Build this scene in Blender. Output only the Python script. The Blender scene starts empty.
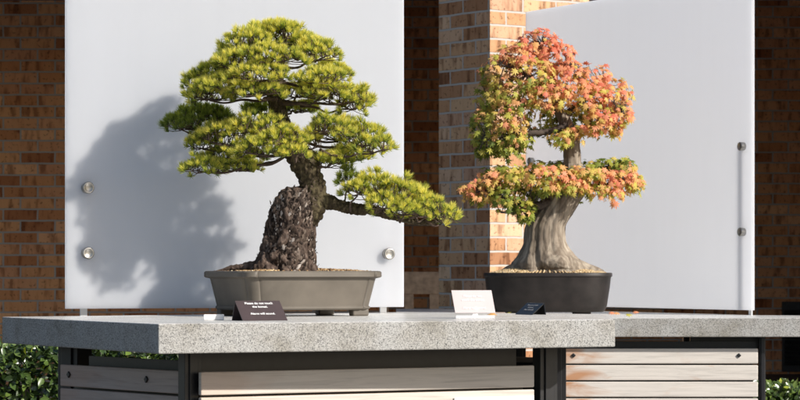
import bpy, math, random
import numpy as np
from mathutils import Vector, noise

random.seed(7)
RNG = np.random.default_rng(11)
EYE = 0.979
F = 2737.0
HORIZON = 270.0
C = bpy.context.scene.collection
R = math.radians


def at(px, py, d):
    return Vector(((px - 400.0) / F * d, d, EYE + (HORIZON - py) / F * d))


def on(px, d, z):
    return Vector(((px - 400.0) / F * d, d, z))


# ------------------------------------------------------------------ objects
def tag(o, label=None, cat=None, group=None, kind=None):
    if label: o['label'] = label
    if cat: o['category'] = cat
    if group: o['group'] = group
    if kind: o['kind'] = kind
    return o


def thing(name, label, cat, loc, group=None):
    o = bpy.data.objects.new(name, None)
    C.objects.link(o)
    o.location = loc
    o.empty_display_size = 0.1
    return tag(o, label, cat, group)


def link_mesh(name, me, mat, parent=None, origin=None):
    """mesh is in world coordinates; move its origin and parent without shifting it"""
    o = bpy.data.objects.new(name, me)
    C.objects.link(o)
    if mat: me.materials.append(mat)
    org = Vector(origin) if origin is not None else (parent_world(parent) if parent else Vector((0, 0, 0)))
    n = len(me.vertices)
    co = np.empty(n * 3, np.float32)
    me.vertices.foreach_get('co', co)
    co = co.reshape(-1, 3) - np.array(org, np.float32)
    me.vertices.foreach_set('co', co.ravel())
    me.update()
    if parent:
        o.parent = parent
        o.location = org - parent_world(parent)
    else:
        o.location = org
    return o


def parent_world(p):
    v = Vector((0, 0, 0))
    while p:
        v += p.location
        p = p.parent
    return v


def np_mesh(name, verts, faces_list, attrs=None, smooth=False, uv=None):
    """faces_list: list of (n,k) int arrays"""
    me = bpy.data.meshes.new(name)
    verts = np.asarray(verts, np.float32)
    me.vertices.add(len(verts))
    me.vertices.foreach_set('co', verts.ravel())
    loops = np.concatenate([f.ravel() for f in faces_list]).astype(np.int32)
    tot = np.concatenate([np.full(len(f), f.shape[1], np.int32) for f in faces_list])
    start = np.concatenate([[0], np.cumsum(tot)[:-1]]).astype(np.int32)
    me.loops.add(len(loops))
    me.loops.foreach_set('vertex_index', loops)
    me.polygons.add(len(tot))
    me.polygons.foreach_set('loop_start', start)
    me.polygons.foreach_set('loop_total', tot)
    if smooth:
        me.polygons.foreach_set('use_smooth', np.ones(len(tot), bool))
    me.update(calc_edges=True)
    if attrs:
        for k, a in attrs.items():
            at_ = me.attributes.new(k, 'FLOAT', 'POINT')
            at_.data.foreach_set('value', np.asarray(a, np.float32))
    me.validate()
    return me


class MB:
    """collects plain python geometry, with metre UVs"""
    def __init__(self):
        self.v = []; self.f = []; self.uv = []

    def quad(self, pts, uvs=None):
        b = len(self.v)
        self.v += [tuple(p) for p in pts]
        self.f.append(tuple(range(b, b + len(pts))))
        self.uv.append(uvs if uvs else [(0, 0)] * len(pts))

    def prism(self, poly, z0, z1, cap=True):
        """vertical prism over a counter-clockwise polygon (seen from above)"""
        n = len(poly); s = 0
        b = len(self.v)
        self.v += [(p[0], p[1], z0) for p in poly] + [(p[0], p[1], z1) for p in poly]
        for i in range(n):
            j = (i + 1) % n
            l = math.hypot(poly[j][0] - poly[i][0], poly[j][1] - poly[i][1])
            self.f.append((b + i, b + j, b + n + j, b + n + i))
            self.uv.append([(s, z0), (s + l, z0), (s + l, z1), (s, z1)])
            s += l
        if cap:
            self.f.append(tuple(b + n + i for i in range(n))); self.uv.append([(p[0], p[1]) for p in poly])
            self.f.append(tuple(b + i for i in reversed(range(n)))); self.uv.append([(p[0], p[1]) for p in reversed(poly)])

    def bar(self, a, b_, w, z0, z1):
        """vertical-sided bar from a to b (xy), width w centred on the line"""
        a = Vector((a[0], a[1])); b2 = Vector((b_[0], b_[1]))
        d = (b2 - a).normalized(); n = Vector((d.y, -d.x)) * (w / 2)
        self.prism([a + n, b2 + n, b2 - n, a - n], z0, z1)

    def obox(self, o, ex, ey, ez, sx, sy, sz):
        """box centred on o, half sizes s along unit axes e"""
        o, ex, ey, ez = Vector(o), Vector(ex), Vector(ey), Vector(ez)
        b = len(self.v)
        for k in (-1, 1):
            for j, i in ((-1, -1), (-1, 1), (1, 1), (1, -1)):
                self.v.append(tuple(o + ex * sx * i + ey * sy * j + ez * sz * k))
        for f in ((3, 2, 1, 0), (4, 5, 6, 7), (0, 1, 5, 4), (1, 2, 6, 5), (2, 3, 7, 6), (3, 0, 4, 7)):
            self.f.append(tuple(b + q for q in f)); self.uv.append([(0, 0), (1, 0), (1, 1), (0, 1)])

    def build(self, name, mat, parent=None, origin=None, bevel=0, seg=2, smooth=False):
        me = bpy.data.meshes.new(name)
        me.from_pydata(self.v, [], self.f)
        uvl = me.uv_layers.new(name='UVMap')
        k = 0
        for u in self.uv:
            for c in u:
                uvl.data[k].uv = c; k += 1
        me.validate()
        o = link_mesh(name, me, mat, parent, origin)
        if smooth:
            for p in me.polygons: p.use_smooth = True
        if bevel:
            m = o.modifiers.new('bevel', 'BEVEL'); m.width = bevel; m.segments = seg; m.limit_method = 'ANGLE'
            m.harden_normals = False
        return o


def catmull(pts, n):
    """pts (k,m) -> smooth samples"""
    P = np.asarray(pts, float)
    P = np.vstack([2 * P[0] - P[1], P, 2 * P[-1] - P[-2]])
    out = []
    segs = len(P) - 3
    for t in np.linspace(0, segs - 1e-6, n):
        i = int(t); u = t - i
        p0, p1, p2, p3 = P[i], P[i + 1], P[i + 2], P[i + 3]
        out.append(0.5 * ((2 * p1) + (-p0 + p2) * u + (2 * p0 - 5 * p1 + 4 * p2 - p3) * u * u + (-p0 + 3 * p1 - 3 * p2 + p3) * u ** 3))
    return np.array(out)


def tube(pts, radii, sides=6, n=None, fn=None, cap=True, level=False):
    """swept tube; returns verts, quads, tri caps"""
    k = len(pts)
    n = n or max(3, k * 4)
    S = catmull(np.hstack([np.asarray(pts, float), np.asarray(radii, float)[:, None]]), n)
    c, r = S[:, :3], np.maximum(S[:, 3], 1e-4)
    t = np.gradient(c, axis=0)
    t /= np.linalg.norm(t, axis=1)[:, None] + 1e-12
    if level: t[:] = (0, 0, 1)
    ref = np.array([1.0, 0, 0]) if abs(t[0][0]) < 0.9 else np.array([0, 1.0, 0])
    verts = []
    u = ref - t[0] * ref.dot(t[0]); u /= np.linalg.norm(u)
    for i in range(n):
        u = u - t[i] * u.dot(t[i]); u /= np.linalg.norm(u)
        w = np.cross(t[i], u)
        for s in range(sides):
            a = 2 * math.pi * s / sides
            rr = r[i]
            d = u * math.cos(a) + w * math.sin(a)
            if fn: rr = fn(i / (n - 1), a, rr, c[i], d)
            verts.append(c[i] + d * rr)
    verts = np.array(verts)
    i = np.arange(n - 1)[:, None] * sides; s = np.arange(sides)[None, :]; s2 = (s + 1) % sides
    q = np.stack([(i + s), (i + s2), (i + sides + s2), (i + sides + s)], -1).reshape(-1, 4)
    tris = np.zeros((0, 3), int)
    if cap:
        verts = np.vstack([verts, c[0], c[-1]])
        a0, a1 = len(verts) - 2, len(verts) - 1
        s = np.arange(sides); s2 = (s + 1) % sides; e = (n - 1) * sides
        tris = np.vstack([np.stack([np.full(sides, a0), s2, s], -1), np.stack([np.full(sides, a1), e + s, e + s2], -1)])
    return verts, q, tris


class Soup:
    def __init__(self): self.v = []; self.q = []; self.t = []; self.n = 0
    def add(self, v, q, t):
        self.v.append(v); self.q.append(q + self.n); self.t.append(t + self.n); self.n += len(v)
    def mesh(self, name, smooth=True):
        return np_mesh(name, np.vstack(self.v), [f for f in (np.vstack(self.q), np.vstack(self.t)) if len(f)], smooth=smooth)


def fbm(p, oct=4):
    s = 0; a = 1; f = 1
    for _ in range(oct):
        s += a * noise.noise(Vector(p) * f); a *= .5; f *= 2.07
    return s


# ------------------------------------------------------------------ materials
def new_mat(name):
    m = bpy.data.materials.new(name); m.use_nodes = True
    nt = m.node_tree
    for n in list(nt.nodes): nt.nodes.remove(n)
    out = nt.nodes.new('ShaderNodeOutputMaterial')
    b = nt.nodes.new('ShaderNodeBsdfPrincipled')
    nt.links.new(b.outputs[0], out.inputs[0])
    return m, nt, b, out


def N(nt, t, **kw):
    n = nt.nodes.new(t)
    for k, v in kw.items():
        if k.startswith('i_'):
            n.inputs[k[2:].replace('_', ' ')].default_value = v
        else:
            setattr(n, k, v)
    return n


def ramp(nt, src, stops, interp='LINEAR'):
    r = nt.nodes.new('ShaderNodeValToRGB'); r.color_ramp.interpolation = interp
    e = r.color_ramp.elements
    while len(e) > 1: e.remove(e[-1])
    e[0].position = stops[0][0]; e[0].color = (*stops[0][1], 1)
    for p, c in stops[1:]:
        x = e.new(p); x.color = (*c, 1)
    nt.links.new(src, r.inputs[0])
    return r.outputs[0]


def mixc(nt, fac, a, b, mode='MIX'):
    m = nt.nodes.new('ShaderNodeMix'); m.data_type = 'RGBA'; m.blend_type = mode
    for i, v in ((0, fac), (6, a), (7, b)):
        if hasattr(v, 'links') or hasattr(v, 'is_linked'): nt.links.new(v, m.inputs[i])
        else: m.inputs[i].default_value = v if i == 0 else (*v, 1)
    return m.outputs[2]


def bump(nt, b, h, strength, dist):
    n = nt.nodes.new('ShaderNodeBump'); n.inputs['Strength'].default_value = strength; n.inputs['Distance'].default_value = dist
    nt.links.new(h, n.inputs['Height']); nt.links.new(n.outputs[0], b.inputs['Normal'])


def flat(name, col, rough=.6, metal=0, var=.15, scale=30, spec=.5):
    m, nt, b, o = new_mat(name)
    tc = N(nt, 'ShaderNodeTexCoord')
    nz = N(nt, 'ShaderNodeTexNoise', i_Scale=scale, i_Detail=5.0)
    nt.links.new(tc.outputs['Object'], nz.inputs['Vector'])
    a = tuple(c * (1 - var) for c in col); c2 = tuple(min(1, c * (1 + var)) for c in col)
    nt.links.new(ramp(nt, nz.outputs[0], [(.3, a), (.7, c2)]), b.inputs['Base Color'])
    b.inputs['Roughness'].default_value = rough; b.inputs['Metallic'].default_value = metal
    b.inputs['Specular IOR Level'].default_value = spec
    return m


def granite(name, tint=1.0, sc=1.0, rough=.75):
    m, nt, b, o = new_mat(name)
    tc = N(nt, 'ShaderNodeTexCoord')
    v = N(nt, 'ShaderNodeTexVoronoi', i_Scale=400.0 * sc, i_Randomness=1.0)
    nt.links.new(tc.outputs['Object'], v.inputs['Vector'])
    s = N(nt, 'ShaderNodeSeparateColor'); nt.links.new(v.outputs['Color'], s.inputs[0])
    k = tint
    c = ramp(nt, s.outputs[0], [(0, (.05, .05, .055)), (.10, (.10, .10, .10)), (.16, (.24 * k, .235 * k, .23 * k)), (.40, (.33 * k, .325 * k, .315 * k)),
                                (.62, (.42 * k, .415 * k, .40 * k)), (1, (.50 * k, .495 * k, .48 * k))])
    nz = N(nt, 'ShaderNodeTexNoise', i_Scale=7.0, i_Detail=6.0, i_Roughness=.6)
    nt.links.new(tc.outputs['Object'], nz.inputs['Vector'])
    d = ramp(nt, nz.outputs[0], [(.32, (.70, .67, .61)), (.45, (.92, .90, .87)), (.62, (1, 1, 1))])
    nt.links.new(mixc(nt, 1.0, c, d, 'MULTIPLY'), b.inputs['Base Color'])
    b.inputs['Roughness'].default_value = rough
    if rough > .5: bump(nt, b, v.outputs['Distance'], .25, .002)
    return m


def brick(name, dark=1.0, red=(1, 1, 1)):
    m, nt, b, o = new_mat(name)
    uv = N(nt, 'ShaderNodeUVMap')
    wob = N(nt, 'ShaderNodeTexNoise', i_Scale=9.0, i_Detail=3.0)
    nt.links.new(uv.outputs[0], wob.inputs['Vector'])
    mv = N(nt, 'ShaderNodeVectorMath', operation='MULTIPLY_ADD')
    nt.links.new(wob.outputs['Color'], mv.inputs[0]); mv.inputs[1].default_value = (.012, .010, 0)
    nt.links.new(uv.outputs[0], mv.inputs[2])
    br = N(nt, 'ShaderNodeTexBrick', offset=.5)
    br.inputs['Scale'].default_value = 1; br.inputs['Brick Width'].default_value = .277; br.inputs['Row Height'].default_value = .092
    br.inputs['Mortar Size'].default_value = .0075; br.inputs['Mortar Smooth'].default_value = .25
    br.inputs['Color1'].default_value = (0, 0, 0, 1); br.inputs['Color2'].default_value = (1, 1, 1, 1); br.inputs['Mortar'].default_value = (.5, .5, .5, 1)
    nt.links.new(mv.outputs[0], br.inputs['Vector'])
    s = N(nt, 'ShaderNodeSeparateColor'); nt.links.new(br.outputs['Color'], s.inputs[0])
    k = dark
    pal = [(0, (.30, .145, .075)), (.25, (.46, .26, .14)), (.5, (.56, .36, .21)), (.75, (.48, .29, .19)), (1, (.64, .44, .28))]
    tone = ramp(nt, s.outputs[0], [(p_, tuple(min(.9, q * k * e) for q, e in zip(c_, red))) for p_, c_ in pal])
    # vertical smudges left by the kiln and dark pits
    mp = N(nt, 'ShaderNodeMapping'); mp.inputs['Scale'].default_value = (17, 4, 1)
    # each brick gets its own piece of the pattern
    ofs = N(nt, 'ShaderNodeVectorMath', operation='MULTIPLY_ADD'); nt.links.new(br.outputs['Color'], ofs.inputs[0]); ofs.inputs[1].default_value = (61, 47, 0)
    nt.links.new(uv.outputs[0], ofs.inputs[2]); nt.links.new(ofs.outputs[0], mp.inputs[0])
    nz = N(nt, 'ShaderNodeTexNoise', i_Scale=1.0, i_Detail=4.0); nt.links.new(mp.outputs[0], nz.inputs['Vector'])
    sm = ramp(nt, nz.outputs[0], [(.36, (.42, .34, .30)), (.47, (.92, .88, .84)), (.54, (1, 1, 1)), (.75, (1.0, 1.0, .95))])
    tone = mixc(nt, .85, tone, sm, 'MULTIPLY')
    n2 = N(nt, 'ShaderNodeTexNoise', i_Scale=38.0, i_Detail=3.0); nt.links.new(uv.outputs[0], n2.inputs['Vector'])
    pit = ramp(nt, n2.outputs[0], [(.33, (.28, .22, .2)), (.40, (1, 1, 1))])
    tone = mixc(nt, .7, tone, pit, 'MULTIPLY')
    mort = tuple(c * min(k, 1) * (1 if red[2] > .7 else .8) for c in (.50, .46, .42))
    nt.links.new(mixc(nt, br.outputs['Fac'], tone, mort), b.inputs['Base Color'])
    b.inputs['Roughness'].default_value = .9; b.inputs['Specular IOR Level'].default_value = .2
    inv = N(nt, 'ShaderNodeMath', operation='SUBTRACT'); inv.inputs[0].default_value = 1; nt.links.new(br.outputs['Fac'], inv.inputs[1])
    ad = N(nt, 'ShaderNodeMath', operation='MULTIPLY_ADD'); nt.links.new(n2.outputs[0], ad.inputs[0]); ad.inputs[1].default_value = .3
    nt.links.new(inv.outputs[0], ad.inputs[2])
    bump(nt, b, ad.outputs[0], .8, .008)
    return m


def wood(name, col, stain):
    """weathered board: grain runs along the object's u direction (UV)"""
    m, nt, b, o = new_mat(name)
    uv = N(nt, 'ShaderNodeUVMap'); info = N(nt, 'ShaderNodeObjectInfo')
    off = N(nt, 'ShaderNodeVectorMath', operation='MULTIPLY_ADD')
    cmb = N(nt, 'ShaderNodeCombineXYZ')
    for i in range(3): nt.links.new(info.outputs['Random'], cmb.inputs[i])
    nt.links.new(cmb.outputs[0], off.inputs[0]); off.inputs[1].default_value = (37, 53, 11); nt.links.new(uv.outputs[0], off.inputs[2])
    mp = N(nt, 'ShaderNodeMapping'); mp.inputs['Scale'].default_value = (3, 60, 1); nt.links.new(off.outputs[0], mp.inputs[0])
    g = N(nt, 'ShaderNodeTexNoise', i_Scale=1.0, i_Detail=7.0, i_Roughness=.65, i_Distortion=.8); nt.links.new(mp.outputs[0], g.inputs['Vector'])
    a = tuple(c * .74 for c in col); c2 = tuple(min(1, c * 1.12) for c in col)
    base = ramp(nt, g.outputs[0], [(.28, a), (.5, col), (.75, c2)])
    mp2 = N(nt, 'ShaderNodeMapping'); mp2.inputs['Scale'].default_value = (2.2, 7, 1); nt.links.new(off.outputs[0], mp2.inputs[0])
    s = N(nt, 'ShaderNodeTexNoise', i_Scale=1.6, i_Detail=5.0, i_Distortion=1.2); nt.links.new(mp2.outputs[0], s.inputs['Vector'])
    # rust stain creeping in from the steel post at the board end
    sep = N(nt, 'ShaderNodeSeparateXYZ'); nt.links.new(uv.outputs[0], sep.inputs[0])
    fall = N(nt, 'ShaderNodeMapRange'); fall.inputs['From Min'].default_value = 0; fall.inputs['From Max'].default_value = .35
    fall.inputs['To Min'].default_value = .52; fall.inputs['To Max'].default_value = -.02
    nt.links.new(sep.outputs[0], fall.inputs[0])
    sm = N(nt, 'ShaderNodeMath', operation='ADD'); nt.links.new(s.outputs[0], sm.inputs[0]); nt.links.new(fall.outputs[0], sm.inputs[1])
    f = ramp(nt, sm.outputs[0], [(.60, (0, 0, 0)), (.95, (stain, stain, stain))])
    nt.links.new(mixc(nt, f, base, (.42, .20, .09)), b.inputs['Base Color'])
    b.inputs['Roughness'].default_value = .8; b.inputs['Specular IOR Level'].default_value = .25
    bump(nt, b, g.outputs[0], .35, .003)
    return m


def leafy(name, stops, attr='tone', trans=.35, rough=.5, spec=.3, tcol=(1, 1, .6)):
    m, nt, b, o = new_mat(name)
    a = N(nt, 'ShaderNodeAttribute', attribute_name=attr)
    c = ramp(nt, a.outputs['Fac'], stops)
    nt.links.new(c, b.inputs['Base Color']); b.inputs['Roughness'].default_value = rough
    b.inputs['Specular IOR Level'].default_value = spec
    t = N(nt, 'ShaderNodeBsdfTranslucent'); nt.links.new(mixc(nt, 1, c, tcol, 'MULTIPLY'), t.inputs[0])
    mx = N(nt, 'ShaderNodeMixShader'); mx.inputs[0].default_value = trans
    nt.links.new(b.outputs[0], mx.inputs[1]); nt.links.new(t.outputs[0], mx.inputs[2]); nt.links.new(mx.outputs[0], o.inputs[0])
    return m


def bark(name, cols, scale, bstr=.8, stretch=(1, 1, .35), dist=.006, warp=1.0):
    m, nt, b, o = new_mat(name)
    tc = N(nt, 'ShaderNodeTexCoord')
    mp = N(nt, 'ShaderNodeMapping'); mp.inputs['Scale'].default_value = stretch
    nt.links.new(tc.outputs['Object'], mp.inputs[0])
    n1 = N(nt, 'ShaderNodeTexNoise', i_Scale=scale, i_Detail=8.0, i_Roughness=.65, i_Distortion=warp); nt.links.new(mp.outputs[0], n1.inputs['Vector'])
    c = ramp(nt, n1.outputs[0], [(.30, cols[0]), (.48, cols[1]), (.62, cols[2]), (.78, cols[3])])
    v = N(nt, 'ShaderNodeTexVoronoi', i_Scale=scale * 1.1, feature='DISTANCE_TO_EDGE'); nt.links.new(mp.outputs[0], v.inputs['Vector'])
    cr = ramp(nt, v.outputs['Distance'], [(0, (.35, .3, .28)), (.12, (1, 1, 1))])
    nt.links.new(mixc(nt, .5, c, cr, 'MULTIPLY'), b.inputs['Base Color'])
    b.inputs['Roughness'].default_value = .85; b.inputs['Specular IOR Level'].default_value = .25
    bump(nt, b, n1.outputs[0], bstr, dist)
    return m


M = {}
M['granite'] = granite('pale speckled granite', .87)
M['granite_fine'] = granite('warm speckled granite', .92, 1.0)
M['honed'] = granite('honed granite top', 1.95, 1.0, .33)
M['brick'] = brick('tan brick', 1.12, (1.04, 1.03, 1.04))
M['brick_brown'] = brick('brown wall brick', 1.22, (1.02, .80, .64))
M['board_plain'] = wood('weathered board of the near table', (.57, .52, .47), .25)
M['board'] = wood('weathered board', (.60, .555, .51), .9)
M['board_grey'] = wood('grey weathered board', (.40, .345, .32), .25)
M['steel'] = flat('black painted steel', (.009, .009, .011), .4, 0, .3)
M['knob'] = flat('brushed steel', (.38, .365, .34), .35, .9, .15, 90)
M['alu'] = flat('pale aluminium', (.72, .72, .72), .5, .3, .05)
M['pot_tan'] = flat('matt stoneware', (.112, .096, .078), .55, 0, .24, 7, .4)
M['pot_black'] = flat('dark iron glaze', (.017, .0135, .0125), .5, 0, .4, 14, .3)
M['soil'] = flat('dark soil', (.10, .065, .035), .95, 0, .5, 80)
M['sign_brown'] = flat('brown sign plate', (.055, .038, .038), .4, 0, .08)
M['sign_black'] = flat('black sign plate', (.010, .010, .010), .3, 0, .1)
M['white_paint'] = flat('white lettering', (.82, .82, .82), .6, 0, .02)
M['grey_paint'] = flat('grey lettering', (.32, .32, .34), .6, 0, .02)
M['sign_pale'] = flat('pale satin sign plate', (.60, .52, .51), .3, .1, .06, 8)
M['acrylic'] = flat('white acrylic', (.82, .81, .80), .3, 0, .03)
M['roof'] = flat('dark stained soffit', (.06, .045, .035), .8, 0, .3, 6)
M['dark_tile'] = flat('dark porch tile', (.07, .06, .055), .7, 0, .2, 4)
M['paving'] = flat('asphalt paving', (.11, .105, .10), .85, 0, .2, 3)
M['benchwood'] = flat('brown bench timber', (.34, .25, .18), .7, 0, .3, 20)
M['dark_metal'] = flat('dark louvre metal', (.02, .018, .018), .6, 0, .3)
M['pebble'] = leafy('akadama gravel', [(0, (.10, .05, .025)), (.3, (.30, .17, .08)), (.6, (.48, .33, .16)), (1, (.62, .52, .36))], trans=0, rough=.9)
M['needle'] = leafy('pine needles', [(0, (.035, .070, .030)), (.3, (.12, .19, .045)), (.55, (.46, .52, .09)), (.8, (.82, .77, .17)), (1, (.90, .82, .24))], trans=.56, rough=.45, spec=.35)
M['pine_bark'] = bark('flaky pine bark', [(.028, .018, .014), (.075, .050, .038), (.17, .125, .10), (.36, .31, .27)], 26, 1.0, (1, 1, .45), .012, .6)
M['pine_limb'] = bark('mossy pine bark', [(.022, .016, .010), (.060, .045, .024), (.11, .09, .045), (.18, .15, .09)], 40, .8, (1, 1, .6), .006)
M['bark_flake'] = leafy('loose bark flakes', [(0, (.025, .016, .012)), (.4, (.085, .060, .045)), (.75, (.20, .155, .125)), (1, (.46, .41, .37))], trans=0, rough=.85)
M['twig'] = flat('brown twig', (.075, .048, .034), .85, 0, .4, 60)
M['maple_bark'] = bark('smooth maple bark', [(.11, .085, .062), (.21, .17, .13), (.33, .28, .22), (.52, .46, .38)], 14, .7, (1, 1, .22), .01, 1.2)
M['maple_twig'] = flat('dark maple twig', (.07, .05, .038), .85, 0, .4, 60)
M['maple_leaf'] = leafy('autumn maple leaves', [(0, (.13, .18, .03)), (.22, (.32, .36, .055)), (.42, (.58, .52, .10)), (.58, (.80, .48, .17)), (.78, (.81, .35, .19)), (1, (.78, .23, .14))], trans=.4, rough=.55, tcol=(1, .9, .6))
M['hedge_leaf'] = leafy('glossy hedge leaves', [(0, (.025, .045, .014)), (.5, (.07, .12, .03)), (.9, (.15, .22, .045)), (1, (.36, .42, .05))], trans=.2, rough=.25, spec=.9)
M['stem'] = flat('hedge stem', (.05, .035, .02), .9)


def frosted():
    m, nt, b, o = new_mat('frosted sheet')
    tc = N(nt, 'ShaderNodeTexCoord')
    nz = N(nt, 'ShaderNodeTexNoise', i_Scale=1.3, i_Detail=3.0); nt.links.new(tc.outputs['Object'], nz.inputs['Vector'])
    mps = N(nt, 'ShaderNodeMapping'); mps.inputs['Scale'].default_value = (14, 14, 1.1); nt.links.new(tc.outputs['Object'], mps.inputs[0])
    ns = N(nt, 'ShaderNodeTexNoise', i_Scale=1.0, i_Detail=6.0, i_Roughness=.6); nt.links.new(mps.outputs[0], ns.inputs['Vector'])
    st = ramp(nt, ns.outputs[0], [(.30, (.975, .975, .972)), (.55, (1, 1, 1))])
    c = ramp(nt, nz.outputs[0], [(.3, (.775, .785, .825)), (.7, (.80, .81, .84))])
    c = mixc(nt, 1, c, st, 'MULTIPLY')
    nt.links.new(c, b.inputs['Base Color']); b.inputs['Roughness'].default_value = .45
    b.inputs['Subsurface Weight'].default_value = 1.0; b.inputs['Subsurface Radius'].default_value = (1, 1, 1); b.inputs['Subsurface Scale'].default_value = .1
    t = N(nt, 'ShaderNodeBsdfTranslucent'); t.inputs[0].default_value = (.93, .94, .975, 1)
    mx = N(nt, 'ShaderNodeMixShader'); mx.inputs[0].default_value = .55
    nt.links.new(b.outputs[0], mx.inputs[1]); nt.links.new(t.outputs[0], mx.inputs[2]); nt.links.new(mx.outputs[0], o.inputs[0])
    return m
M['frost'] = frosted()

# ------------------------------------------------------------------ setting
g = MB(); g.prism([(-400, -60), (400, -60), (400, 800), (-400, 800)], -.2, 0)
tag(g.build('ground', M['paving']), kind='structure')

# brick building behind: left wall at 22 m, right part recessed, roof over both, free standing brick pier in front
bld = thing('brick_building', 'shaded brown brick building wall with a deep roof behind both display tables', 'building', (0, 22, 0))
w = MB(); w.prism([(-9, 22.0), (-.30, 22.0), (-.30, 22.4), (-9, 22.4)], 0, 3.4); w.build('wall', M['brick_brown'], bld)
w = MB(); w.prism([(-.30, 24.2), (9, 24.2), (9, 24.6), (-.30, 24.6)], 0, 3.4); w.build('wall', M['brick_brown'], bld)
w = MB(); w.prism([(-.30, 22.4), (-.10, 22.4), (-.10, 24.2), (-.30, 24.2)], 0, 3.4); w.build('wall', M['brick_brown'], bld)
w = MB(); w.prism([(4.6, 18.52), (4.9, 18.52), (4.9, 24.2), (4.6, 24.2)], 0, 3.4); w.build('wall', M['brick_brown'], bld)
rf = MB(); rf.prism([(-9.3, 18.35), (9.3, 18.35), (9.3, 24.9), (-9.3, 24.9)], 3.403, 3.7); rf.build('roof', M['roof'], bld)
fa = MB(); fa.prism([(-9.2, 18.36), (9.2, 18.36), (9.2, 18.5), (-9.2, 18.5)], 2.80, 3.40); fa.build('fascia', M['roof'], bld)
pt = MB(); pt.prism([(-9.2, 18.4), (9.2, 18.4), (9.2, 24.19), (-.29, 24.19), (-.29, 21.99), (-9.2, 21.99)], .004, .06); pt.build('porch_floor', M['dark_tile'], bld)
th = R(35.5); k0 = on(490, 17.75, 0)
uR = Vector((math.cos(th), math.sin(th))); uL = Vector((-math.sin(th), math.cos(th)))
pc = Vector((k0.x, k0.y)); a = pc + uR * .83; c_ = a + uL * .56; d_ = pc + uL * .56
w = MB(); w.prism([pc, a, c_, d_], 0, 2.797)
pier = w.build('pillar', M['brick'], bld, origin=(pc.x, pc.y, 0))
lv = MB()
p0 = on(783, 24.12, 0); 
for k in range(11): lv.obox((p0.x + .62, 24.15, .16 + k * .028 * 1.6), (1, 0, 0), (0, .8, .6), (0, -.6, .8), .6, .022, .004)
lv.prism([(p0.x, 24.17), (p0.x + 1.24, 24.17), (p0.x + 1.24, 24.195), (p0.x, 24.195)], .08, .70)
lv.build('vent', M['dark_metal'], bld)

# bench in the recess
bx = on(421, 20.6, 0)
bench = thing('garden_bench', 'brown wooden garden bench in the dark brick recess between screen and pillar', 'bench', (bx.x, 20.6, 0))
zt = at(0, 271, 20.6).z
m = MB(); m.obox((bx.x + .1, 20.72, zt - .09), (1, 0, 0), (0, 1, 0), (0, 0, 1), .42, .02, .085)
m.obox((bx.x + .1, 20.72, zt - .42), (1, 0, 0), (0, 1, 0), (0, 0, 1), .42, .02, .05)
for k in range(5): m.obox((bx.x - .28 + k * .19, 20.72, zt - .27), (1, 0, 0), (0, 1, 0), (0, 0, 1), .035, .015, .0975)
m.build('backrest', M['benchwood'], bench, bevel=.004)
m = MB()
for k in range(4): m.obox((bx.x + .1, 20.3 + k * .1, zt - .55), (1, 0, 0), (0, 1, 0), (0, 0, 1), .44, .04, .014)
m.build('seat', M['benchwood'], bench, bevel=.003)
for sx in (-.34, .54):
    for yy in (20.28, 20.66):
        m = MB(); m.obox((bx.x + sx, yy, (zt - .566) / 2), (1, 0, 0), (0, 1, 0), (0, 0, 1), .03, .03, (zt - .566) / 2)
        m.build('leg', M['benchwood'], bench)

# ------------------------------------------------------------------ leaf scatter
def frames(nrm, tip):
    nrm = nrm / (np.linalg.norm(nrm, axis=1)[:, None] + 1e-9)
    y = tip - nrm * np.sum(tip * nrm, 1)[:, None]
    y /= np.linalg.norm(y, axis=1)[:, None] + 1e-9
    x = np.cross(y, nrm)
    return x, y, nrm


def scatter(name, tv, tf, pos, nrm, tip, scale, tone, mat, parent=None, kindtag=None, smooth=False):
    x, y, z = frames(nrm, tip)
    k = len(tv); n = len(pos)
    tv = np.asarray(tv, float)
    V = pos[:, None, :] + scale[:, None, None] * (tv[None, :, 0:1] * x[:, None, :] + tv[None, :, 1:2] * y[:, None, :] + tv[None, :, 2:3] * z[:, None, :])
    tf = np.asarray(tf)
    Fc = (tf[None] + (np.arange(n) * k)[:, None, None]).reshape(-1, tf.shape[1])
    me = np_mesh(name, V.reshape(-1, 3), [Fc], {'tone': np.repeat(tone, k)}, smooth=smooth)
    return link_mesh(name, me, mat, parent)


# oval leaf, creased on the midrib
OV = [(0, 0, 0), (0, 1, -.05), (.24, .3, .08), (.26, .6, .08), (-.24, .3, .08), (-.26, .6, .08), (0, .45, 0)]
OF = [(0, 2, 6), (2, 3, 6), (3, 1, 6), (1, 5, 6), (5, 4, 6), (4, 0, 6)]


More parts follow.
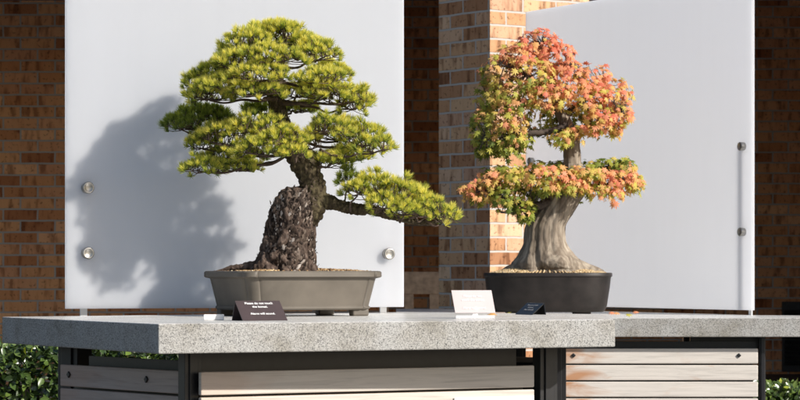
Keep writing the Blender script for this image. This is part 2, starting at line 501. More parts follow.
def hedge(x0, x1, y0, y1, z0, z1, n, label, bright):
    h = thing('hedge', label, 'hedge', ((x0 + x1) / 2, (y0 + y1) / 2, 0))
    p = RNG.random((n, 3))
    # concentrate on the outer shell facing up and to the camera, with a lumpy surface
    sh = RNG.random(n); dep = RNG.random(n) ** 2 * .16
    P_ = np.stack([x0 + p[:, 0] * (x1 - x0), y0 + p[:, 1] * (y1 - y0), z0 + p[:, 2] * (z1 - z0)], 1)
    front = sh < .68; top = ~front
    P_[front, 1] = y0 + dep[front]
    P_[top, 2] = z1 - dep[top]
    for i in range(n):
        q = P_[i]; d = .05 * noise.noise(Vector((q[0] * 5, q[1] * 5, q[2] * 5)))
        if front[i]: q[1] += d
        else: q[2] += d
    nr = RNG.normal(size=(n, 3)) * .55 + np.where(front[:, None], np.array([.1, -.7, .45]), np.array([.1, -.2, .9]))
    tp = RNG.normal(size=(n, 3)) * .6 + np.array([0, -.2, .4])
    tone = np.clip(RNG.random(n) * .9, 0, .9); tone[RNG.random(n) < .03] = 1.0
    scatter('foliage', OV, OF, P_, nr, tp, (.036 + RNG.random(n) * .020), tone, M['hedge_leaf'], h)
    for k in range(int((x1 - x0) * 7)):
        s = Soup()
        xx = x0 + RNG.random() * (x1 - x0); yy = y0 + .12 + RNG.random() * (y1 - y0 - .2)
        pts = [(xx, yy, 0)] + [(xx + RNG.normal() * .03 * j, yy + RNG.normal() * .03, z1 * j / 4 * .95) for j in range(1, 5)]
        s.add(*tube(pts, [.009, .008, .006, .005, .003], 5, 9))
        link_mesh('stem', s.mesh('stem'), M['stem'], h)
    return h


hedge(-2.6, -.2, 12.9, 13.6, .02, .625, 13000, 'glossy dark green hedge below the left end of the near table', 1)
hedge(1.75, 3.4, 16.4, 17.1, .02, .27, 6500, 'low green leafy hedge at lower right beyond the far table', 1)

# ------------------------------------------------------------------ tables
T1 = EYE - .179
T2 = EYE - .2525


def slab(poly, zt, th_, mat, parent, rough=.004):
    m = MB(); m.prism(poly, zt - th_, zt)
    o = m.build('tabletop', mat, parent, bevel=rough, seg=2)
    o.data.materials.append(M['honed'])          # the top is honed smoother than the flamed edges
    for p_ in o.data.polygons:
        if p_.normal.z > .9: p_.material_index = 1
    return o


def boards(a, b, ztop, nb, mat, parent, bolts=()):
    """row of horizontal boards from a to b (xy), front face on the line"""
    a = Vector((a[0], a[1])); b = Vector((b[0], b[1])); d = (b - a).normalized(); L = (b - a).length
    nrm = Vector((d.y, -d.x))
    out = []
    for k in range(nb):
        z1 = ztop - k * .088; z0 = z1 - .080
        if z0 < .02: break
        m = MB(); m.prism([a, b, b - nrm * .022, a - nrm * .022], z0, z1)
        bd = m.build('board', mat, parent, origin=(a.x, a.y, z0), bevel=.004, seg=2)
        out.append(bd)
        if k == 0:
            for s in bolts:
                bb = MB(); c = a + d * s + nrm * .003
                bb.obox((c.x, c.y, (z0 + z1) / 2 + .004), Vector((d.x, d.y, 1)).normalized(), Vector((-d.x, -d.y, 1)).normalized(), (nrm.x, nrm.y, 0), .009, .009, .004)
                bb.build('bolt', M['steel'], bd, bevel=.002)
    m = MB(); q = -nrm * .05
    m.prism([(v.x, v.y) for v in (a + q + d * .02, b + q - d * .02, b + q - nrm * .006 - d * .02, a + q - nrm * .006 + d * .02)], .02, ztop - .02)
    m.build('backing_plate', M['steel'], parent)
    return out


def leg(x, y, ang, w_, h_, z1, parent):
    m = MB(); c, s = math.cos(ang), math.sin(ang)
    m.obox((x, y, z1 / 2), (c, s, 0), (-s, c, 0), (0, 0, 1), w_ / 2, h_ / 2 - .008, z1 / 2)
    m.obox((x, y, z1 / 2 - .001), (c, s, 0), (-s, c, 0), (0, 0, 1), w_ / 4, h_ / 2, z1 / 2 - .0012)
    return m.build('leg', M['steel'], parent, bevel=.002)


L_ = on(2, 10.45, 0); C0 = on(158.5, 9.09, 0); R_ = on(615, 9.93, 0); BR = on(604, 11.1, 0); B1 = on(404, 11.65, 0)
t1 = thing('display_table', 'near display table of pale speckled granite over weathered boards, carrying the pine bonsai', 'table', (-.3, 10.4, 0), 'granite display tables')
slab([(p.x, p.y) for p in (L_, C0, R_, BR, B1)], T1, .10, M['granite'], t1)
zb = EYE - .350
fa_, fb_ = on(201, 9.38, 0), on(534.5, 10.04, 0)
boards(fa_, fb_, zb, 8, M['board_plain'], t1)
sa, sb = on(60, 10.16, 0), on(179, 9.49, 0)
boards(sa, sb, zb, 8, M['board_grey'], t1, bolts=(.07, .62))
ra, rb = on(549, 10.22, 0), on(548, 10.85, 0)
boards(ra, rb, zb, 8, M['board'], t1)
ba, bb_ = on(548, 10.95, 0), on(398, 11.35, 0)
boards(ba, bb_, zb, 8, M['board_grey'], t1)
boards(on(394, 11.35, 0), on(75, 10.35, 0), zb, 8, M['board_grey'], t1)
fr_ang = math.atan2(fb_.y - fa_.y, fb_.x - fa_.x)
for px, d, wd in ((190, 9.45, .066), (545, 10.11, .076)):
    p = on(px, d, 0); leg(p.x, p.y, fr_ang, wd, .07, T1 - .1, t1)
p = on(75, 10.28, 0); leg(p.x, p.y, fr_ang + 1.9, .11, .09, T1 - .1, t1)
p = on(396, 11.3, 0); leg(p.x, p.y, 0, .07, .07, T1 - .1, t1)
p = on(557, 10.9, 0); leg(p.x, p.y, 0, .07, .07, T1 - .1, t1)
m = MB(); dd = (fb_ - fa_).normalized(); nn = Vector((-dd.y, dd.x, 0)) * .085
m.bar(fa_ + nn + dd * .03, fb_ + nn - dd * .03, .012, T1 - .215, T1 - .103); m.build('steel_beam', M['steel'], t1)
m = MB(); dd = (sb - sa).normalized(); nn = Vector((-dd.y, dd.x, 0)) * .06
m.bar(sa + nn + dd * .12, sb + nn - dd * .05, .012, T1 - .24, T1 - .138); m.build('steel_beam', M['steel'], t1)

t2 = thing('display_table', 'far display table of warm grey granite over pale boards, carrying the red and green maple', 'table', (1.4, 15.2, 0), 'granite display tables')
poly2 = [on(470, 14.4, 0), on(880, 14.4, 0), on(880, 15.0, 0), on(757, 15.30, 0), on(604, 16.75, 0), on(520, 17.62, 0), on(396, 17.8, 0), on(396, 16.2, 0)]
slab([(p.x, p.y) for p in poly2], T2, .10, M['granite_fine'], t2)
zb2 = EYE - .4155
a2, b2 = on(548, 14.478, 0), on(758, 14.478, 0)
boards(a2, b2, zb2, 7, M['board'], t2, bolts=(.135, 1.01))
p = on(762, 14.52, 0); leg(p.x, p.y, math.pi / 2, .07, .034, T2 - .1, t2)
p = on(540, 14.53, 0); leg(p.x, p.y, 0, .07, .07, T2 - .1, t2)
p = on(692, 15.2, 0); leg(p.x, p.y, 0, .10, .07, T2 - .1, t2)
p = on(520, 16.8, 0); leg(p.x, p.y, 0, .07, .07, T2 - .1, t2)
m = MB(); m.bar(on(552, 14.56, 0), on(756, 14.56, 0), .012, T2 - .2, T2 - .127); m.build('steel_beam', M['steel'], t2)
m = MB(); m.bar(on(690, 14.6, 0), on(760, 14.6, 0), .03, T2 - .165, T2 - .102)
m.build('steel_beam', M['steel'], t2)
boards(on(750, 14.8, 0), on(600, 16.2, 0), zb2, 7, M['board_grey'], t2)


# ------------------------------------------------------------------ frosted screens
def screen(A, B, z0, z1, posts, kn_z, label, zpost, front):
    """A,B bottom corners (xy) of the sheet's front face; front = unit normal towards the tree"""
    s = thing('frosted_screen', label, 'screen', ((A.x + B.x) / 2, (A.y + B.y) / 2, 0), 'frosted screens behind the trees')
    d = (B - A).normalized(); L = (B - A).length
    m = MB(); n = Vector((front.x, front.y, 0)) * .018
    P4 = [A, B, B - n, A - n]
    m.prism([(p.x, p.y) for p in P4], z0, z1)
    m.build('frosted_sheet', M['frost'], s, bevel=.0015, seg=1)
    for t in posts:
        c = A + d * t - n - Vector((front.x, front.y, 0)) * .026
        pm = MB(); pm.obox((c.x, c.y, zpost / 2), (d.x, d.y, 0), (front.x, front.y, 0), (0, 0, 1), .0150, .004, zpost / 2)
        po = pm.build('post', M['alu'], s, bevel=.002)
        for kz in kn_z:
            c1 = A + d * t + Vector((0, 0, 0)); c1.z = kz
            v = []; fr = Vector((front.x, front.y, 0))
            sp = Soup()
            ps = [c1 - fr * .03, c1 - fr * .0005, c1 + fr * .010, c1 + fr * .020, c1 + fr * .024]
            vv, q, tt = tube([c1 - fr * .032, c1 - fr * .014], [.012, .012], 20, 3); sp.add(vv, q, tt)
            # head: straight cylinder with a small chamfer
            prof = [(.0008, .0225), (.028, .0245), (.0315, .0225), (.0322, .0175), (.0312, .0165), (.0312, .0005)]
            e1 = Vector((d.x, d.y, 0)); e2 = Vector((0, 0, 1)); ns = 36
            V = []
            for (o_, r_) in prof:
                for i in range(ns):
                    a_ = 2 * math.pi * i / ns
                    V.append(tuple(c1 + fr * o_ + e1 * (r_ * math.cos(a_)) + e2 * (r_ * math.sin(a_))))
            Q = []
            for j in range(len(prof) - 1):
                for i in range(ns):
                    i2 = (i + 1) % ns
                    Q.append((j * ns + i, j * ns + i2, (j + 1) * ns + i2, (j + 1) * ns + i))
            sp.add(np.array(V), np.array(Q), np.zeros((0, 3), int))
            link_mesh('standoff_knob', sp.mesh('standoff_knob', False), M['knob'], s)
    return s


A1 = on(66, 10.86, 0); B1p = on(404, 11.40, 0)
d1 = (B1p - A1).normalized(); n1 = Vector((d1.y, -d1.x, 0))
def along(A, B, px):
    d = (B - A); # solve (A+t d).x/(A+t d).y = (px-400)/F
    k = (px - 400) / F
    t = (k * A.y - A.x) / (d.x - k * d.y)
    return t * d.length
zk1 = at(0, 187, 10.78).z; zk2 = at(0, 253.5, 10.8).z
screen(A1, B1p, EYE - .154, EYE + 1.62, (along(A1, B1p, 86.5), along(A1, B1p, 387)), (zk1, zk2 + .002),
       'white frosted screen behind the pine bonsai, with the tree shadow cast across it', zk1 + .07, n1)
A2 = on(525.5, 17.5, 0); B2 = on(752, 15.25, 0)
d2 = (B2 - A2).normalized(); n2 = Vector((d2.y, -d2.x, 0))
screen(A2, B2, T2 + .028, EYE + 258 / F * 17.5, (along(A2, B2, 533), along(A2, B2, 744)), (at(0, 146.5, 15.33).z, at(0, 232, 15.33).z),
       'grey frosted screen behind the maple bonsai, set at an angle and lit from behind', at(0, 142, 15.3).z, n2)


# ------------------------------------------------------------------ pots
def ring_poly(W, D, notch, n, kind):
    """closed outline, ccw; kind rect = rectangle with indented rounded corners, oval = superellipse"""
    pts = []
    if kind == 'rect':
        # straight sides whose corners are small bulges set in from two shallow notches
        w, d, r = W / 2, D / 2, notch
        for qx, qy, a0 in ((1, 1, 0), (-1, 1, 90), (-1, -1, 180), (1, -1, 270)):
            cx, cy = qx * (w - r), qy * (d - r)
            for i in range(13):
                a_ = R(a0 - 8 + (106) * i / 12)
                rr = r * .93
                # pinch at both ends of the corner arc makes the groove
                e = min(i, 12 - i)
                if e == 0: rr = r * .86
                pts.append((cx + rr * math.cos(a_), cy + rr * math.sin(a_)))
            # groove then straight edge
            nx = {0: (-(w - r * 1.35), d), 90: (-w, -(d - r * 1.35)), 180: ((w - r * 1.35), -d), 270: (w, (d - r * 1.35))}[a0]
            st = {0: ((w - r * 1.35), d), 90: (-w, (d - r * 1.35)), 180: (-(w - r * 1.35), -d), 270: (w, -(d - r * 1.35))}[a0]
            for t in np.linspace(0, 1, 12):
                pts.append((st[0] + (nx[0] - st[0]) * t, st[1] + (nx[1] - st[1]) * t))
    else:
        for i in range(n):
            a_ = 2 * math.pi * i / n; e = 2 / 2.7
            c, s = math.cos(a_), math.sin(a_)
            pts.append((W / 2 * math.copysign(abs(c) ** e, c), D / 2 * math.copysign(abs(s) ** e, s)))
    return np.array(pts)


def pot(name, label, cx, cy, ztab, ang, W, D, profile, kind, notch, mat, feet, soil_z, group):
    """profile: list of (scale inset in metres, z)"""
    t = thing(name, label, 'plant pot', (cx, cy, ztab), group)
    base = ring_poly(W, D, notch, 128, kind)
    n = len(base)
    nr = base / np.linalg.norm(base, axis=1)[:, None]
    ca, sa_ = math.cos(ang), math.sin(ang)
    V = []
    for ins, z in profile:
        b = base.copy()
        b[:, 0] *= (W / 2 - ins) / (W / 2); b[:, 1] *= (D / 2 - ins) / (D / 2)
        x = cx + b[:, 0] * ca - b[:, 1] * sa_; y = cy + b[:, 0] * sa_ + b[:, 1] * ca
        V.append(np.stack([x, y, np.full(n, ztab + z)], 1))
    V = np.vstack(V)
    Q = []
    for j in range(len(profile) - 1):
        for i in range(n):
            i2 = (i + 1) % n
            Q.append((j * n + i, j * n + i2, (j + 1) * n + i2, (j + 1) * n + i))
    V = np.vstack([V, [[cx, cy, ztab + profile[0][1]], [cx, cy, ztab + profile[-1][1]]]])
    k0_, k1_ = len(V) - 2, len(V) - 1; e = (len(profile) - 1) * n
    T = [(k0_, (i + 1) % n, i) for i in range(n)] + [(k1_, e + i, e + (i + 1) % n) for i in range(n)]
    me = np_mesh('pot_body', V, [np.array(Q), np.array(T)], smooth=True)
    o = link_mesh('pot_body', me, mat, t)
    me.set_sharp_from_angle(angle=R(40))
    for fx, fy, fl, fw in feet:
        m = MB(); x = cx + fx * ca - fy * sa_; y = cy + fx * sa_ + fy * ca
        h = profile[0][1] / 2 + .001
        m.obox((x, y, ztab + h), (ca, sa_, 0), (-sa_, ca, 0), (0, 0, 1), fl, fw, h)
        m.build('foot', mat, t, bevel=.006, seg=3)
    return t, base, ca, sa_


P1c = (-.4210, 10.72)
ang1 = R(28)
W1, D1 = .60, .44
h1 = .175
prof1 = [(.050, .026), (.042, .024), (.036, .030), (.036, .036), (.040, .040), (.020, .140), (.018, .146), (.004, .150), (0, .153), (0, .170), (.004, .1745), (.012, .1755), (.024, .1745), (.028, .168), (.028, .158)]
pt1, pb1, ca1, sa1 = pot('bonsai_pot', 'shallow rectangular grey brown stoneware pot holding the pine', P1c[0], P1c[1], T1, ang1, W1, D1, prof1, 'rect', .045, M['pot_tan'],
    [(-.215, -.15, .035, .02), (.215, -.15, .035, .02), (-.215, .15, .035, .02), (.215, .15, .035, .02)], 0, 'bonsai pots')
P2c = (on(548, 15.45, 0).x, 15.47)
prof2 = [(.060, .018), (.052, .016), (.042, .022), (.030, .050), (.014, .150), (.008, .205), (.005, .214), (0, .217), (0, .232), (.003, .2365), (.010, .2375), (.020, .235), (.024, .225)]
pt2, pb2, ca2, sa2 = pot('bonsai_pot', 'deep black glazed oval pot holding the maple', P2c[0], P2c[1], T2, R(0), .725, .44, prof2, 'oval', .04, M['pot_black'],
    [(-.19, -.10, .045, .03), (.19, -.10, .045, .03), (-.19, .10, .045, .03), (.19, .10, .045, .03)], 0, 'bonsai pots')


def gravel(label, base, cx, cy, ca, sa_, W, D, ins, ztop, mound, n, size, tone_fn, soilname, mat_soil):
    # soil bed
    rings = [1, .85, .6, .3]
    V = []
    nb = len(base)
    for r_ in rings:
        b = base * r_
        b[:, 0] *= (W / 2 - ins) / (W / 2); b[:, 1] *= (D / 2 - ins) / (D / 2)
        z = ztop + mound * (1 - r_ ** 2)
        V.append(np.stack([cx + b[:, 0] * ca - b[:, 1] * sa_, cy + b[:, 0] * sa_ + b[:, 1] * ca, np.full(nb, z)], 1))
    V = np.vstack(V + [np.array([[cx, cy, ztop + mound]])])
    Q = []
    for j in range(3):
        for i in range(nb):
            i2 = (i + 1) % nb; Q.append((j * nb + i, j * nb + i2, (j + 1) * nb + i2, (j + 1) * nb + i))
    T = [(len(V) - 1, 3 * nb + i, 3 * nb + (i + 1) % nb) for i in range(nb)]
    so = link_mesh('soil', np_mesh('soil', V, [np.array(Q), np.array(T)], smooth=True), mat_soil)
    tag(so, soilname, 'soil', kind='stuff')
    # pebbles
    octv = [(1, 0, 0), (0, 1, 0), (-1, 0, 0), (0, -1, 0), (0, 0, .8), (0, 0, -.8), (.6, .6, .35), (-.6, .6, .3), (-.6, -.6, .35), (.6, -.6, .3)]
    octf = [(0, 6, 4), (6, 1, 4), (1, 7, 4), (7, 2, 4), (2, 8, 4), (8, 3, 4), (3, 9, 4), (9, 0, 4), (0, 5, 6), (6, 5, 1), (1, 5, 7), (7, 5, 2), (2, 5, 8), (8, 5, 3), (3, 5, 9), (9, 5, 0)]
    a_ = RNG.random(n) * 2 * math.pi; rr = RNG.random(n) ** .45
    idx = (a_ / (2 * math.pi) * nb).astype(int) % nb
    b = base[idx] * rr[:, None] * .985
    b[:, 0] *= (W / 2 - ins) / (W / 2); b[:, 1] *= (D / 2 - ins) / (D / 2)
    z = ztop + mound * (1 - rr ** 2) + .001 + RNG.random(n) * .004
    pos = np.stack([cx + b[:, 0] * ca - b[:, 1] * sa_, cy + b[:, 0] * sa_ + b[:, 1] * ca, z], 1)
    o = scatter('gravel', octv, octf, pos, RNG.normal(size=(n, 3)), RNG.normal(size=(n, 3)), size * (.6 + RNG.random(n) * .8), tone_fn(n), M['pebble'])
    tag(o, label, 'gravel', kind='stuff')


gravel('brown and tan gravel on the soil of the pine pot', pb1, P1c[0], P1c[1], ca1, sa1, W1, D1, .028, T1 + .168, .012, 5200, .0042,
       lambda n: np.clip(RNG.random(n) ** 1.5 * 1.0, 0, 1), 'dark soil bed in the rectangular pine pot', M['soil'])
gravel('golden akadama gravel on the soil of the maple pot', pb2, P2c[0], P2c[1], 1, 0, .725, .44, .026, T2 + .230, .042, 6200, .0055,
       lambda n: np.clip(.45 + RNG.random(n) * .5, 0, 1), 'soil bed in the black oval maple pot', M['soil'])

# ------------------------------------------------------------------ pine
PD = 10.66                      # distance of the pine's trunk
PU = PD / F                    # metres per photo pixel there


def pp(px, py, dy=0.0):
    """a point of the pine by photo position and depth offset in metres"""
    v = at(px, py, PD); return np.array([v.x, v.y + dy, v.z])


pine = thing('pine_bonsai', 'bonsai pine with yellow green needle pads and thick flaky trunk in grey brown pot', 'bonsai tree', (P1c[0], P1c[1], T1 + .165), None)


def bark_fn(amp, sc, ridges=0, flare=0, lobes=5, seed=0):
    def fn(t, a_, r_, c, d):
        p = c + d * r_
        q = Vector((p[0] * sc + seed, p[1] * sc, p[2] * sc * .6))
        v = noise.voronoi(q)[0]
        plate = min(1.0, (v[1] - v[0]) * 2.2)
        n_ = fbm(q * .6, 3)
        k = 1 + amp * (plate - .55) + amp * .8 * n_
        if flare:
            f = max(0, 1 - t / .28) ** 1.8
            k += flare * f * (.55 + .55 * math.cos(lobes * a_ + seed * 1.7 + 1.3 * math.sin(a_ * 2)))
        if ridges:
            k += ridges * math.sin(a_ * 7 + t * 5 + 2.0 * noise.noise(Vector((p[0] * 8, p[1] * 8, p[2] * 3))))
        return r_ * k
    return fn


# the old stump: broad and shaggy
so = Soup()
so.add(*tube([pp(285, 276), pp(286, 266), pp(288, 250), pp(291, 232), pp(293, 215), pp(297, 202), pp(302, 193), pp(304, 187)],
             [33 * PU, 30 * PU, 26 * PU, 24 * PU, 23 * PU, 19.5 * PU, 13 * PU, 5 * PU], 150, 190, bark_fn(.17, 26, 0, .30, 4, 2.0)))
# surface roots
for (pts, rd) in (([pp(262, 263), pp(245, 267), pp(230, 268.5), pp(216, 272)], [5, 4, 2.8, 1.4]), ([pp(300, 260, -.05), pp(310, 267, -.06), pp(318, 275, -.07)], [8, 6, 3]),
                  ([pp(270, 260, -.06), pp(262, 268, -.08), pp(257, 277, -.09)], [9, 7, 4]), ([pp(285, 262, -.07), pp(288, 269, -.09), pp(291, 278, -.10)], [9, 7, 4]),
                  ([pp(270, 260, .06), pp(262, 267, .12), pp(250, 273, .14)], [9, 7, 4])):
    so.add(*tube(pts, [r_ * PU for r_ in rd], 36, 40, bark_fn(.25, 60, 0, 0, 4, 5.0)))
link_mesh('trunk', so.mesh('trunk', False), M['pine_bark'], pine)
# bark flakes standing off the stump
FK = 2600
fa = RNG.random(FK) * 2 * math.pi; ft = RNG.random(FK)
cp = catmull([[*pp(286, 272), 31 * PU], [*pp(288, 250), 26.5 * PU], [*pp(291, 232), 24 * PU], [*pp(293, 215), 23 * PU], [*pp(297, 202), 19 * PU], [*pp(302, 193), 12 * PU]], 100)
ci = cp[(ft * 99).astype(int)]
od = np.stack([np.cos(fa), np.sin(fa), RNG.normal(size=FK) * .15], 1)
fp = ci[:, :3] + od * ci[:, 3:4] * .99
FV = [(-.30, 0, -.1), (.26, .05, -.1), (.34, .9, .05), (.05, 1.45, .26), (-.30, 1.1, .1), (-.2, .5, .16), (.22, .45, .16)]
FF = [(0, 1, 6), (0, 6, 5), (5, 6, 2), (5, 2, 3), (5, 3, 4)]
scatter('bark_flake', FV, FF, fp, od + RNG.normal(size=(FK, 3)) * .24, np.array([.25, 0, 1.0]) + RNG.normal(size=(FK, 3)) * .40,
        .005 + RNG.random(FK) ** 2 * .015, RNG.random(FK) ** 2.1, M['bark_flake'], pine)

FK = 700
fa = RNG.random(FK) * 2 * math.pi; ft = RNG.random(FK) ** 1.4
cp = catmull([[*pp(309, 214), 12.4 * PU], [*pp(313, 190), 12.6 * PU], [*pp(303, 162), 12.2 * PU], [*pp(284, 130), 9.2 * PU], [*pp(276, 92), 7 * PU]], 100)
ci = cp[(ft * 99).astype(int)]
od = np.stack([np.cos(fa), np.sin(fa), RNG.normal(size=FK) * .15], 1)
scatter('bark_flake', FV, FF, ci[:, :3] + od * ci[:, 3:4] * .98, od + RNG.normal(size=(FK, 3)) * .25, np.array([-.3, 0, 1.0]) + RNG.normal(size=(FK, 3)) * .4,
        .004 + RNG.random(FK) * .007, RNG.random(FK) * .55, M['bark_flake'], pine)

so = Soup()
so.add(*tube([pp(306, 222), pp(313, 205), pp(313, 190), pp(310, 176), pp(303, 162), pp(293, 147), pp(284, 130), pp(278, 110), pp(276, 92), pp(279, 70), pp(283, 48), pp(284, 34)],
             [12 * PU, 13 * PU, 13 * PU, 12.6 * PU, 12.6 * PU, 11.5 * PU, 9.5 * PU, 8.2 * PU, 8 * PU, 5.5 * PU, 3 * PU, 1.5 * PU], 60, 230, bark_fn(.16, 55, 0, 0, 4, 9.0)))
link_mesh('upper_trunk', so.mesh('upper_trunk', False), M['pine_limb'], pine)

# pads: cx, base y, half width, height, depth offset, depth half width, kind, attach point on trunk
PADS = [
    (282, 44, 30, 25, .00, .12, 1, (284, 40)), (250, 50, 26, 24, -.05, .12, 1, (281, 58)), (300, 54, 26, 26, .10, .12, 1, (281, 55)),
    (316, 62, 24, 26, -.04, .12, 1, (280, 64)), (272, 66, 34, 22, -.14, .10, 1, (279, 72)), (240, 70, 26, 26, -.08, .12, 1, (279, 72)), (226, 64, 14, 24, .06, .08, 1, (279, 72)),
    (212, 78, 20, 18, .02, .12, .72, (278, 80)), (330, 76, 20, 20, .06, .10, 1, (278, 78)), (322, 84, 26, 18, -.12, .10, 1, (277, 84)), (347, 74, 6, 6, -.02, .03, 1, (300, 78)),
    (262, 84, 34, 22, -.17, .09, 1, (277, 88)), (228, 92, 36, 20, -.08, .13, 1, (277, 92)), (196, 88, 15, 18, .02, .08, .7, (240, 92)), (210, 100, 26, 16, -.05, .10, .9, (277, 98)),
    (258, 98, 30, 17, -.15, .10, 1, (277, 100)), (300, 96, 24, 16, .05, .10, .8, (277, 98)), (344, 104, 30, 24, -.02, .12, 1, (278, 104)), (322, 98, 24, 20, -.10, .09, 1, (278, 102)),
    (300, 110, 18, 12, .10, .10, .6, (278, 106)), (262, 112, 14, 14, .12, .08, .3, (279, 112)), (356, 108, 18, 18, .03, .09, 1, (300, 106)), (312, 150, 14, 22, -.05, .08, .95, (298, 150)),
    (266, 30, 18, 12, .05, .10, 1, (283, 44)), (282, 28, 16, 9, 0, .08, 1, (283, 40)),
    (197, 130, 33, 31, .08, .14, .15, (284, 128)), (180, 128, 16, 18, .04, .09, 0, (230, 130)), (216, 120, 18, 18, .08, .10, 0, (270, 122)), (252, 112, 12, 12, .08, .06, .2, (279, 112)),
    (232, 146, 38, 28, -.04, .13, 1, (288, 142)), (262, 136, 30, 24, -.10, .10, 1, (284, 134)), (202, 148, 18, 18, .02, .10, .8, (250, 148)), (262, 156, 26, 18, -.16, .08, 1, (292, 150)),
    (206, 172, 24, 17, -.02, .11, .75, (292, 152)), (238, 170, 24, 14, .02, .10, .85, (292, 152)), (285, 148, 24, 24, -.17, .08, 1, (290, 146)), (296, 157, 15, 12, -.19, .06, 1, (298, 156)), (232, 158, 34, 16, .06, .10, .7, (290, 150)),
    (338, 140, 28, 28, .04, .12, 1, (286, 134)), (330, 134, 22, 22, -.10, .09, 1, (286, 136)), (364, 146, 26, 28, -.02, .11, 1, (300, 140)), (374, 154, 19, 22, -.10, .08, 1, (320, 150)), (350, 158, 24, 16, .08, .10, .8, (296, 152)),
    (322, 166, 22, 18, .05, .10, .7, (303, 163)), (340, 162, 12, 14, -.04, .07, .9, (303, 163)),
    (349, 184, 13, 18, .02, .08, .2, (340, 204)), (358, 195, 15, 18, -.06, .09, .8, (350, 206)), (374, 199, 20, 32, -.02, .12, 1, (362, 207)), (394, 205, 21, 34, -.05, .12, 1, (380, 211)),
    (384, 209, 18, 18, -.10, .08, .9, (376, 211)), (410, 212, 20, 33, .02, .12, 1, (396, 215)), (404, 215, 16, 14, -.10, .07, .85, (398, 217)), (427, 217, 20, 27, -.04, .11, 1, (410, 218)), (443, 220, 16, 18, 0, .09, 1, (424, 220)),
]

# the long lower branch
so = Soup()
so.add(*tube([pp(311, 205), pp(322, 201), pp(338, 205), pp(355, 209), pp(372, 210), pp(392, 216), pp(412, 221), pp(430, 223), pp(444, 220)],
             [10 * PU, 9 * PU, 6 * PU, 6 * PU, 5.2 * PU, 4.4 * PU, 3.2 * PU, 2.2 * PU, 1 * PU], 36, 150, bark_fn(.2, 70, 0, 0, 4, 3.0)))
link_mesh('branch', so.mesh('branch', False), M['pine_limb'], pine)


def make_needles(P_, A_, T_, dens):
    """P_ tuft points, A_ axes, T_ tone base -> verts, quads, tris, tone"""
    n = len(P_); k = dens
    A_ = A_ / np.linalg.norm(A_, axis=1)[:, None]
    ref = RNG.normal(size=(n, 3)); U = np.cross(A_, ref); U /= np.linalg.norm(U, axis=1)[:, None]; W = np.cross(A_, U)
    inner = RNG.random((n, k)) < .66
    th_ = np.where(inner, R(3) + RNG.random((n, k)) ** .7 * R(33), R(34) + RNG.random((n, k)) * R(46))
    ph = RNG.random((n, k)) * 2 * math.pi
    D_ = (np.cos(th_)[..., None] * A_[:, None] + (np.sin(th_) * np.cos(ph))[..., None] * U[:, None] + (np.sin(th_) * np.sin(ph))[..., None] * W[:, None])
    sz = (.78 + RNG.random(n) * .48)[:, None]
    Ln = np.where(inner, .0225, .0225) * (.8 + RNG.random((n, k)) * .4) * sz
    base = P_[:, None] + D_ * .002 - A_[:, None] * (RNG.random((n, k)) * .009)[..., None]
    side = np.cross(D_, RNG.normal(size=(n, k, 3))); side /= np.linalg.norm(side, axis=2)[..., None]
    wd = .00085
    up = np.array([0, 0, 1.0])
    mid = base + D_ * (Ln * .55)[..., None]
    tip = base + D_ * Ln[..., None] + up * (Ln * .10)[..., None]
    V = np.stack([base - side * wd * .8, base + side * wd * .8, mid + side * wd, mid - side * wd, tip], 2)  # n,k,5,3
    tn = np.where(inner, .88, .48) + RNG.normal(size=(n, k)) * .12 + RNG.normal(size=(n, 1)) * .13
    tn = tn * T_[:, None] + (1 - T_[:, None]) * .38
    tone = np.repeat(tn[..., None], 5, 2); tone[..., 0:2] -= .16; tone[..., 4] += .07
    tone = np.clip(tone, 0, 1)
    b = (np.arange(n * k) * 5)[:, None]
    q = b + np.array([[0, 1, 2, 3]]); t = b + np.array([[3, 2, 4]])
    return V.reshape(-1, 3), q, t, tone.ravel()


